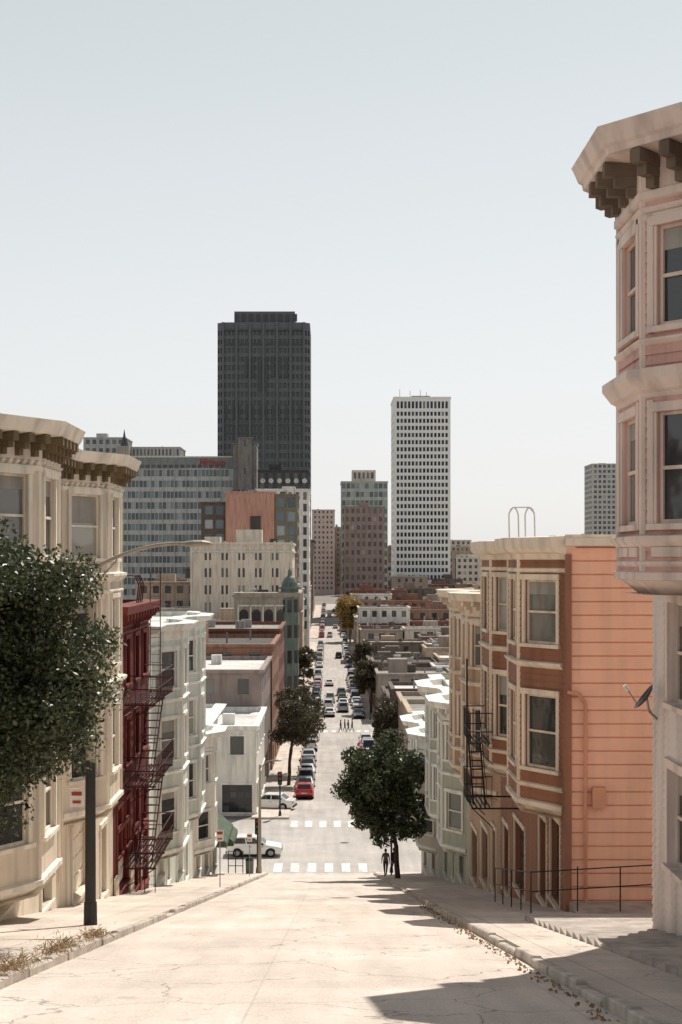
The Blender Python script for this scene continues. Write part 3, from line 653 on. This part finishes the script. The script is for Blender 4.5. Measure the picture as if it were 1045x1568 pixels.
def tree(name,base,cz,rx,rz,ncl,nleaf,size,mtl,seed,tr=.16,off=(0,0),clr=.3):
    rg=np.random.default_rng(seed)
    o=Ob(name,base);B=Vector(base)
    top=B+Vector((off[0]*.5,off[1]*.5,cz-rz*.45))
    prev=B-Vector((0,0,.3));r=tr
    for k in range(1,5):
        q=B.lerp(top,k/4)+Vector((rg.normal()*.06,rg.normal()*.06,0));o.tube(prev,q,r,BARK,r*.86,9);prev=q;r*=.86
    C=[]
    while len(C)<ncl:
        v=rg.uniform(-1,1,3)
        l=np.linalg.norm(v)
        if .25<l<1: C.append(v*(.68+.3*rg.random())*np.array([rx,rx,rz])+np.array([off[0],off[1],cz]))
    C=np.array(C)
    for c in C[::2]:
        mid=prev.lerp(B+Vector(c),.5)+Vector(rg.normal(size=3)*.12)
        o.tube(prev,mid,r*.5,BARK,r*.25,6);o.tube(mid,B+Vector(c),r*.25,BARK,.01,5)
    e=o.done(smooth=True)
    k=rg.integers(0,ncl,nleaf);cr=(clr*rx)*rg.uniform(.55,1.3,ncl)
    d=rg.normal(size=(nleaf,3));d/=np.linalg.norm(d,axis=1)[:,None]
    P=C[k]+d*(cr[k]*rg.uniform(.25,1.2,nleaf)**.6)[:,None]*np.array([1,1,.8])
    leafmesh('foliage',P,size,mtl,seed+1,e)
tree('street_tree',(-6.1,24.5,g(24.5)+.14),4.7,2.45,2.95,150,110000,.05,LEAF,5,.16,(0.05,0),.24)
tree('street_tree',(3.9,80,g(80)+.14),4.9,3.1,3.0,85,34000,.11,LEAF,11,.17,(-.75,0),.23)
tree('street_tree',(-4.2,147,g(147)+.14),6.6,2.8,4.2,50,9500,.15,LEAF2,21,.2,(.9,0),.26)
tree('street_tree',(-4.4,158,g(158)+.14),7,2.8,4.4,40,7500,.16,LEAF2,22,.2,(.9,0))
tree('street_tree',(-4.7,262,g(262)+.14),7,2.6,4,30,5000,.25,LEAF2,23,.2)
tree('street_tree',(7.0,160,g(160)+.14),5.4,2.7,2.9,40,9000,.17,LEAF2,24,.2)
tree('street_tree',(7.0,236,g(236)+.14),6,3.0,3.4,40,8000,.22,LEAF2,25,.2)
tree('street_tree',(7.2,290,g(290)+.14),6.5,2.6,3.8,40,6000,.26,LEAF2,26,.2)
tree('autumn_tree',(6.7,448,g(448)+.14),9.2,5.6,5.6,46,14000,.34,LEAF3,28,.3)
rg=np.random.default_rng(5);n=6500
t=rg.uniform(12,27,n);P=np.stack([-4.36+rg.normal(0,.13,n),t,0*t],1)
keep=(np.sin(t*1.7)+np.sin(t*4.3))>rg.uniform(-1.0,1.6,n)
P=P[keep];P[:,2]=[g(a)+.16+abs(rg.normal(0,.08)) for a in P[:,1]]
e=bpy.data.objects.new('dry_weeds',None);sc.collection.objects.link(e);leafmesh('blades',P,.06,DRY,8,e,.12)
n=420;t=rg.uniform(13,45,n);P=np.stack([3.02-abs(rg.normal(0,.12,n)),t,[g(a)+.02 for a in t]],1)
e=bpy.data.objects.new('fallen_leaves',None);sc.collection.objects.link(e);leafmesh('leaves',P,.035,DRY,9,e,.6)
# ---------------------------------------------------------------- street lamp (cobra head)
LP=m('lamp_post_paint',(.04,.038,.036),.5);LH=m('lamp_head_grey',s(176,165,148),.5)
def lamp(x,y,h,arm,dirx,low=LP):
    z=g(y)+.14;o=Ob('street_lamp',(x,y,z))
    o.tube((x,y,z),(x,y,z+.5),.15,low,.14,12);o.tube((x,y,z+.5),(x,y,z+3.6),.12,low,.11,12);o.tube((x,y,z+3.6),(x,y,z+h),.1,LH,.07,12)
    pts=[(x+dirx*arm*t,y,z+h-.35+.62*math.sin(t*math.pi/2)**.8) for t in np.linspace(0,1,9)]
    o.path(pts,.04,LH,8);o.path([(x,y,z+h-.75),(x+dirx*arm*.3,y,z+h-.08)],.02,LH,6)
    hx,hz=pts[-1][0],pts[-1][2];vs=[];K=10;st=[(0,.05,.05),(.12,.09,.07),(.3,.16,.1),(.5,.17,.1),(.66,.1,.06),(.72,.02,.02)]
    for a,w,hh in st:
        for k in range(K):
            t=2*math.pi*k/K;vs.append((hx+dirx*a,y+w*math.cos(t),hz-.02+hh*math.sin(t)*(1 if math.sin(t)>0 else .6)))
    fs=[(i*K+k,i*K+(k+1)%K,(i+1)*K+(k+1)%K,(i+1)*K+k) for i in range(len(st)-1) for k in range(K)]
    o.mesh(vs,fs,LH);return o
o=lamp(-5.2,31,8.05,1.95,1)
SW=m('sign_white',s(225,222,214),.5);SR=m('sign_red',(.4,.05,.04),.5)
z=g(31)+.14
o.box(-5.62,-5.32,30.84,30.86,z+2.6,z+3.0,SW);o.box(-5.58,-5.36,30.825,30.838,z+2.85,z+2.93,SR);o.box(-5.56,-5.38,30.825,30.838,z+2.68,z+2.74,SR)
o.done()
lamp(-4.7,96.6,7.4,.8,1,LH).done()
def sign(x,y,h,name='parking_sign'):
    z=g(y)+.14;o=Ob(name,(x,y,z));o.tube((x,y,z),(x,y,z+h),.025,STEEL,seg=6)
    o.box(x-.16,x+.16,y-.05,y-.03,z+h-.5,z+h-.02,SW);o.box(x-.12,x+.12,y-.062,y-.052,z+h-.2,z+h-.08,SR);o.box(x-.1,x+.1,y-.062,y-.052,z+h-.42,z+h-.36,SR);o.done()
sign(-4.75,62,2.5);sign(-4.8,86,2.6)
def signal(x,y,flip=1):
    z=g(y)+.14;o=Ob('traffic_signal',(x,y,z));o.tube((x,y,z),(x,y,z+3.6),.07,LP,seg=8);o.tube((x,y,z),(x,y,z+.4),.14,LP,.1,8)
    o.box(x-.18,x+.18,y-.3,y-.08,z+2.7,z+3.8,IRON)
    for k,c in enumerate(((.5,.03,.02),(.25,.15,.02),(.02,.12,.06))):
        zz=z+3.6-k*.34;o.tube((x,y-.3,zz),(x,y-.34,zz),.11,m('signal_lens_%d'%k,c,.3),seg=12)
        for t in np.linspace(0,math.pi,7)[:-1]:
            t2=t+math.pi/6;o.face([(x+.13*math.cos(t),y-.3,zz+.13*math.sin(t)),(x+.13*math.cos(t2),y-.3,zz+.13*math.sin(t2)),(x+.13*math.cos(t2),y-.5,zz+.13*math.sin(t2)),(x+.13*math.cos(t),y-.5,zz+.13*math.sin(t))],IRON)
    o.done()
signal(-4.9,97.8);signal(-4.2,122);signal(6.6,122);signal(4.3,97.8);signal(-4.2,224);signal(6.5,224)
o=Ob('litter_bin',(-5.3,95,g(95)));z=g(95)+.14;o.tube((-5.3,95,z),(-5.3,95,z+.9),.26,ARG,.28,14);o.tube((-5.3,95,z+.9),(-5.3,95,z+1.1),.3,IRON,.15,14);o.done()
o=Ob('bicycle_rack',(-6.2,97.5,g(97.5)));z=g(97.5)+.14
for zz in(.5,1.0,1.5): o.path([(-6.9,97.5,z+zz),(-5.9,97.5,z+zz)],.03,IRON,6)
for x in(-6.9,-6.4,-5.9): o.tube((x,97.5,z),(x,97.5,z+1.5),.035,IRON,seg=6)
o.done()
# ---------------------------------------------------------------- cars
def paint(name,c):
    mm,t,b=nodes(name);b.inputs['Base Color'].default_value=(*c,1);b.inputs['Roughness'].default_value=.3;b.inputs['Coat Weight'].default_value=.6
    n=t.nodes.new('ShaderNodeTexNoise');n.inputs['Scale'].default_value=3;r=t.nodes.new('ShaderNodeMapRange');r.inputs[3].default_value=.22;r.inputs[4].default_value=.5;t.links.new(n.outputs[0],r.inputs[0]);t.links.new(r.outputs[0],b.inputs['Roughness'])
    return mm
TYRE=m('tyre',(.02,.02,.02),.8);HUB=m('wheel_hub',(.35,.35,.35),.3,metal=.8);CG=m('car_glass',(.02,.024,.028),.05,.05,1,0,spec=.8);TL=m('tail_light',(.4,.02,.015),.25);HL=m('head_light',(.7,.7,.68),.15);PL=m('number_plate',(.6,.6,.58),.5);BLK=m('black_plastic',(.02,.02,.02),.6)
PA={k:paint('car_paint_'+k,c) for k,c in dict(white=(.8,.8,.78),red=(.5,.03,.02),silver=(.42,.43,.44),black=(.02,.02,.022),blue=(.05,.08,.15),grey=(.13,.13,.14),tan=(.35,.3,.24)).items()}
CM={}
def carmeshes(kind):
    if kind in CM: return CM[kind]
    L,H={'sedan':(4.6,1.43),'suv':(4.6,1.68),'van':(5.0,1.98),'hatch':(4.1,1.48)}[kind]
    hl=L/2;wb=L*.3;r=.33;ra=.39;bw=.9;zb=.24;belt={'sedan':.93,'suv':1.05,'van':1.1,'hatch':.95}[kind]
    def arc(c): return [(c+ra*math.cos(t),.30+ra*math.sin(t)) for t in np.linspace(math.pi,0,9)]
    prof=[(-hl+.08,zb+.06)]+[(-wb-ra,zb)]+arc(-wb)+[(-wb+ra,zb),(wb-ra,zb)]+arc(wb)+[(wb+ra,zb),(hl-.1,zb),(hl,.42),(hl-.03,.66),(hl-.2,.76 if kind!='suv' else .9)]
    cw=hl-(1.15 if kind!='van' else .7)
    prof+=[(cw,belt-.02)]
    rear=-hl+(.55 if kind=='sedan' else .12)
    prof+=[(rear,belt)]+([(-hl+.08,belt-.03)] if kind=='sedan' else [])+[(-hl,belt-.25),(-hl,.5)]
    o=Ob('x')
    n=len(prof)
    def wd(y,z): return bw-.10*max(0,(abs(y)-hl+.6)/.6)**2-.05*max(0,(z-.75)/.4)
    A=[(-wd(y,z),y,z) for y,z in prof];B=[(wd(y,z),y,z) for y,z in prof]
    body=Ob('x');body.mesh(A+B,[tuple(range(n)),tuple(range(n,2*n))[::-1]]+[(i,n+i,n+(i+1)%n,(i+1)%n) for i in range(n)],PA['white'])
    ft=cw-(.75 if kind!='van' else .5);rt={'sedan':-hl+1.25,'suv':-hl+.55,'van':-hl+.2,'hatch':-hl+.65}[kind];w0,w1=.82,.66
    gv=[(-w0,rear,belt-.01),(w0,rear,belt-.01),(w0,cw,belt-.01),(-w0,cw,belt-.01),(-w1,rt,H-.04),(w1,rt,H-.04),(w1,ft,H-.04),(-w1,ft,H-.04)]
    body.mesh(gv,[(0,1,5,4),(1,2,6,5),(2,3,7,6),(3,0,4,7),(4,5,6,7)],PA['white'])
    rw=w1-.1;body.mesh([(-w1,rt,H-.036),(w1,rt,H-.036),(w1,ft,H-.036),(-w1,ft,H-.036),(-rw,rt+.15,H),(rw,rt+.15,H),(rw,ft-.2,H),(-rw,ft-.2,H)],[(0,1,5,4),(1,2,6,5),(2,3,7,6),(3,0,4,7),(4,5,6,7)],PA['white'])
    def pane(a,b,c,d,t0,t1,k0=.12,k1=.88):
        a,b,c,d=map(Vector,(a,b,c,d));f=lambda u,v:(a.lerp(b,u)).lerp(d.lerp(c,u),v)
        nn=(b-a).cross(d-a).normalized()*.008
        o.face([f(t0,k0)+nn,f(t1,k0)+nn,f(t1,k1)+nn,f(t0,k1)+nn],CG)
    G_=[Vector(q) for q in gv]
    pane(G_[0],G_[1],G_[5],G_[4],.08,.92);pane(G_[2],G_[3],G_[7],G_[6],.06,.94,.06,.92)
    for a,b,c,d in((1,2,6,5),(3,0,4,7)):
        pane(G_[a],G_[b],G_[c],G_[d],.1,.47);pane(G_[a],G_[b],G_[c],G_[d],.51,.88)
    for sx in(-1,1):
        for c in(-wb,wb):
            o.tube((sx*.66,c,r),(sx*.9,c,r),r,TYRE,seg=20);o.tube((sx*.9,c,r),(sx*.912,c,r),.2,HUB,.17,12)
        o.box(*sorted((sx*.6,sx*.82)),-hl-.015,-hl+.05,.66,.84,TL)
        o.box(*sorted((sx*.5,sx*.8)),hl-.06,hl+.004,.56,.7,HL)
        o.box(*sorted((sx*.88,sx*1.04)),cw-.35,cw-.2,belt-.02,belt+.12,BLK)
        for hy in(-.35,.55): o.box(*sorted((sx*.87,sx*.905)),hy,hy+.16,belt-.17,belt-.14,BLK)
    o.box(-.26,.26,-hl-.02,-hl,.55,.68,PL);o.box(-.45,.45,hl-.02,hl+.012,.4,.54,BLK);o.box(-.8,.8,-hl-.03,-hl+.05,.27,.42,BLK);o.box(-.85,.85,-1.2,1.2,.2,.3,BLK)
    res=[]
    for src,bev in((body,.05),(o,0)):
        for k,(v,f,mm) in src.p.items():
            me=bpy.data.meshes.new(k);me.from_pydata(v,[],f);me.update();res.append((me,mm,bev))
    CM[kind]=res;return res
def car(kind,color,x,y,head=0,name='parked_car'):
    z=g(y)+.012;e=bpy.data.objects.new(name,None);sc.collection.objects.link(e);e.location=(x,y,z)
    sl=(g(y+1.5)-g(y-1.5))/3
    e.rotation_euler=(math.atan(sl)*math.cos(head),0,head)
    for me,mm,bev in carmeshes(kind):
        if not me.materials: me.materials.append(mm)
        o=bpy.data.objects.new('body' if bev else mm.name.split('.')[0],me);o.parent=e;sc.collection.objects.link(o)
        if bev:
            o.material_slots[0].link='OBJECT';o.material_slots[0].material=PA[color]
            b=o.modifiers.new('b','BEVEL');b.width=bev;b.segments=3;b.limit_method='ANGLE';b.angle_limit=.5
car('hatch','white',-5.5,105.0,-math.pi/2);car('sedan','grey',-12,103,math.pi/2)
car('hatch','red',-2.35,137);car('sedan','silver',-2.4,143.2);car('suv','grey',-2.4,149.4);car('sedan','white',-2.4,155.6);car('sedan','black',-2.4,161.6)
car('sedan','white',-5.3,128,math.pi/2-.2)
ks=['sedan','suv','hatch','sedan','van'];cs=['white','black','silver','grey','blue','white','red','tan','silver']
for a,b in bl:
    y=a+(50 if a<125 else 6)
    while y<b-5:
        if R.random()<.85: car(R.choice(ks),R.choice(cs),-2.4+R.uniform(-.08,.1),y+R.uniform(-.4,.4))
        if R.random()<.85: car(R.choice(ks),R.choice(cs),4.9+R.uniform(-.1,.08),y+R.uniform(-.4,.4),math.pi)
        y+=6.1
y=128
while y<170: car(R.choice(ks),R.choice(cs),4.9,y,math.pi);y+=6.1
for k,c,x,y,h in(('sedan','white',.1,232,0),('suv','silver',2.4,240,0),('sedan','white',2.5,250,0),('van','white',.2,258,0),('sedan','black',2.5,262,0),('suv','white',-.1,246,0),('hatch','grey',2.4,275,0),('sedan','white',.1,300,0),('suv','black',2.6,380,0),('van','white',.3,470,0),('sedan','silver',2.4,520,0),('sedan','white',.2,600,0),('sedan','grey',2.4,640,0),('suv','white',7,334,1.57),('van','grey',-8,214,1.57)):
    car(k,c,x,y,h,'car')
# ---------------------------------------------------------------- people
SK=m('skin',(.42,.26,.19),.6)
def person(x,y,head,shirt,pants,hair,ph=1,h=1.72):
    z=g(y)+(.14 if (x>3.25 and y<98) else .014)
    k=h/1.75
    J={0:(0,0,.98,.13),1:(0,.01,1.2,.125),2:(0,0,1.4,.14),3:(0,0,1.5,.06),4:(0,.02,1.6,.062),
       5:(-.1,0,.93,.1),6:(-.1,.10*ph+.04,.5,.062),7:(-.1,.2*ph-.05,.09,.042),8:(-.1,.2*ph+.1,.04,.035),
       9:(.1,0,.93,.1),10:(.1,-.08*ph+.05,.5,.062),11:(.1,-.26*ph-.03,.11,.042),12:(.1,-.26*ph+.11,.05,.035),
       13:(-.17,0,1.42,.065),14:(-.225,-.06*ph,1.15,.042),15:(-.22,.02-.14*ph,.9,.028),16:(-.22,.04-.16*ph,.83,.026),
       17:(.17,0,1.42,.065),18:(.225,.04*ph,1.15,.042),19:(.22,.06+.12*ph,.91,.028),20:(.22,.08+.14*ph,.84,.026)}
    E=[(0,1),(1,2),(2,3),(3,4),(0,5),(5,6),(6,7),(7,8),(0,9),(9,10),(10,11),(11,12),(2,13),(13,14),(14,15),(15,16),(2,17),(17,18),(18,19),(19,20)]
    V=[J[i] for i in range(21)]
    for hnd in(16,20):
        hx,hy,hz,_=J[hnd]
        for f in range(4):
            V.append((hx,hy-.03+.02*f,hz-.045,.009));V.append((hx,hy-.025+.02*f,hz-.08+.006*abs(f-1.5),.008));E+=[(hnd,len(V)-2),(len(V)-2,len(V)-1)]
        V.append((hx*.88,hy+.045,hz-.02,.009));E.append((hnd,len(V)-1))
    me=bpy.data.meshes.new('body');me.from_pydata([(a*k,b*k,c*k) for a,b,c,_ in V],E,[]);ob=bpy.data.objects.new('body',me);sc.collection.objects.link(ob)
    ob.modifiers.new('s','SKIN')
    for i,sv in enumerate(me.skin_vertices[0].data): sv.radius=(V[i][3]*k,V[i][3]*k);sv.use_root=(i==0)
    ob.modifiers.new('ss','SUBSURF').levels=2
    dg=bpy.context.evaluated_depsgraph_get();nm=bpy.data.meshes.new_from_object(ob.evaluated_get(dg));bpy.data.objects.remove(ob)
    ms=[SK,m('cloth_shirt',shirt,.9),m('cloth_trousers',pants,.9),BLK]
    for q in ms:nm.materials.append(q)
    for p in nm.polygons:
        c=p.center/k;arm=abs(c.x)>.19
        if c.z<.075+(.03 if c.y<-.1 else 0): i=3
        elif arm and c.z<.98: i=0
        elif c.z<.97: i=2
        elif c.z<1.5: i=1
        else:i=0
        p.material_index=i;p.use_smooth=True
    e=bpy.data.objects.new('pedestrian',None);sc.collection.objects.link(e);e.location=(x,y,z);e.rotation_euler=(0,0,head)
    b=bpy.data.objects.new('body',nm);b.parent=e;sc.collection.objects.link(b)
    hd=Ob('x');c=Vector((0,.03,1.64))*k
    def sph(c,r,mm,s_=(1,1,1),f=None):
        vs=[];fs=[];A,Bn=12,9
        for i in range(Bn+1):
            for j in range(A):
                th=math.pi*i/Bn;pi_=2*math.pi*j/A;vs.append((c[0]+r*s_[0]*math.sin(th)*math.cos(pi_),c[1]+r*s_[1]*math.sin(th)*math.sin(pi_),c[2]+r*s_[2]*math.cos(th)))
        for i in range(Bn):
            for j in range(A): fs.append((i*A+j,(i+1)*A+j,(i+1)*A+(j+1)%A,i*A+(j+1)%A))
        hd.mesh(vs,fs,mm)
    sph(c,.1*k,SK,(.78,.95,1.15));sph(c+Vector((0,-.022,.028)),.103*k,m('hair',hair,.8),(.84,.95,1.08))
    sph(c+Vector((0,.1,-.005)),.017,SK,(.8,1,1.3))
    for sx in(-1,1): sph(c+Vector((sx*.032,.088,.02)),.01,BLK);sph(c+Vector((sx*.08,.0,0)),.022,SK,(.5,.8,1.2))
    sph(c+Vector((0,.088,-.05)),.014,m('lips',(.3,.1,.08)),(1.5,.5,.4))
    for kk,(v,f,mm) in hd.p.items():
        me=bpy.data.meshes.new('head');me.from_pydata(v,[],f);me.materials.append(mm);me.update();me.shade_smooth();q=bpy.data.objects.new('head_'+mm.name,me);q.parent=e;sc.collection.objects.link(q)
person(3.95,86,.5,(.03,.03,.035),(.03,.035,.05),(.03,.02,.015),1);person(3.42,85.6,.2,(.12,.11,.1),(.03,.03,.04),(.05,.03,.02),-1,1.66)
for x,y,hh,c,p in((1.7,206.8,-1.5,(.03,.03,.035),1),(2.3,207.4,-1.6,(.2,.05,.04),-1),(2.8,206.9,-1.4,(.04,.05,.09),1),(3.4,207.6,1.6,(.05,.05,.05),-1)):
    person(x,y,hh,c,(.03,.03,.05),(.03,.02,.015),p)
# ---------------------------------------------------------------- light, sky, camera
EL=math.radians(53);AZ=math.radians(25)
sd=Vector((math.sin(AZ)*math.cos(EL),math.cos(AZ)*math.cos(EL),math.sin(EL)))
l=bpy.data.lights.new('sun','SUN');l.energy=5;l.angle=math.radians(.5);l.color=(1,.94,.86);lo=bpy.data.objects.new('sun',l);lo.rotation_euler=sd.to_track_quat('Z','Y').to_euler();sc.collection.objects.link(lo)
w=bpy.data.worlds.new('World');sc.world=w;w.use_nodes=True;t=w.node_tree;N=t.nodes;Lk=t.links;bg=N['Background']
sk=N.new('ShaderNodeTexSky');sk.sky_type='NISHITA';sk.sun_disc=False;sk.sun_elevation=EL;sk.sun_rotation=AZ;sk.air_density=1;sk.dust_density=2;sk.ozone_density=1.5;sk.altitude=0
hs=N.new('ShaderNodeHueSaturation');hs.inputs['Saturation'].default_value=.35;Lk.new(sk.outputs[0],hs.inputs['Color']);Lk.new(hs.outputs[0],bg.inputs[0]);bg.inputs[1].default_value=.12
tc=N.new('ShaderNodeTexCoord');sp=N.new('ShaderNodeSeparateXYZ');Lk.new(tc.outputs['Generated'],sp.inputs[0])
cr=N.new('ShaderNodeValToRGB');el=cr.color_ramp.elements
for _ in range(3): el.new(.5)
for i,(p,c) in enumerate([(0,(.93,.92,.905)),(.12,(.87,.885,.885)),(.37,(.63,.69,.705)),(.7,(.24,.28,.32)),(1,(.12,.15,.19))]): el[i].position=p;el[i].color=(*c,1)
Lk.new(sp.outputs[2],cr.inputs[0])
b2=N.new('ShaderNodeBackground');Lk.new(cr.outputs[0],b2.inputs[0]);b2.inputs[1].default_value=1
mx=N.new('ShaderNodeMixShader');mx.inputs[0].default_value=.25;Lk.new(b2.outputs[0],mx.inputs[1]);Lk.new(bg.outputs[0],mx.inputs[2]);Lk.new(mx.outputs[0],N['World Output'].inputs[0])
cd=bpy.data.cameras.new('camera');cam=bpy.data.objects.new('camera',cd);sc.collection.objects.link(cam);sc.camera=cam
cam.rotation_euler=(math.pi/2,0,0);cd.sensor_fit='VERTICAL';cd.sensor_height=36;cd.lens=F/1568*36;cd.shift_y=76/1568;cd.shift_x=18.5/1568;cd.clip_end=20000;cd.clip_start=.1
sc.view_settings.view_transform='Standard';sc.view_settings.look='None';sc.view_settings.exposure=0
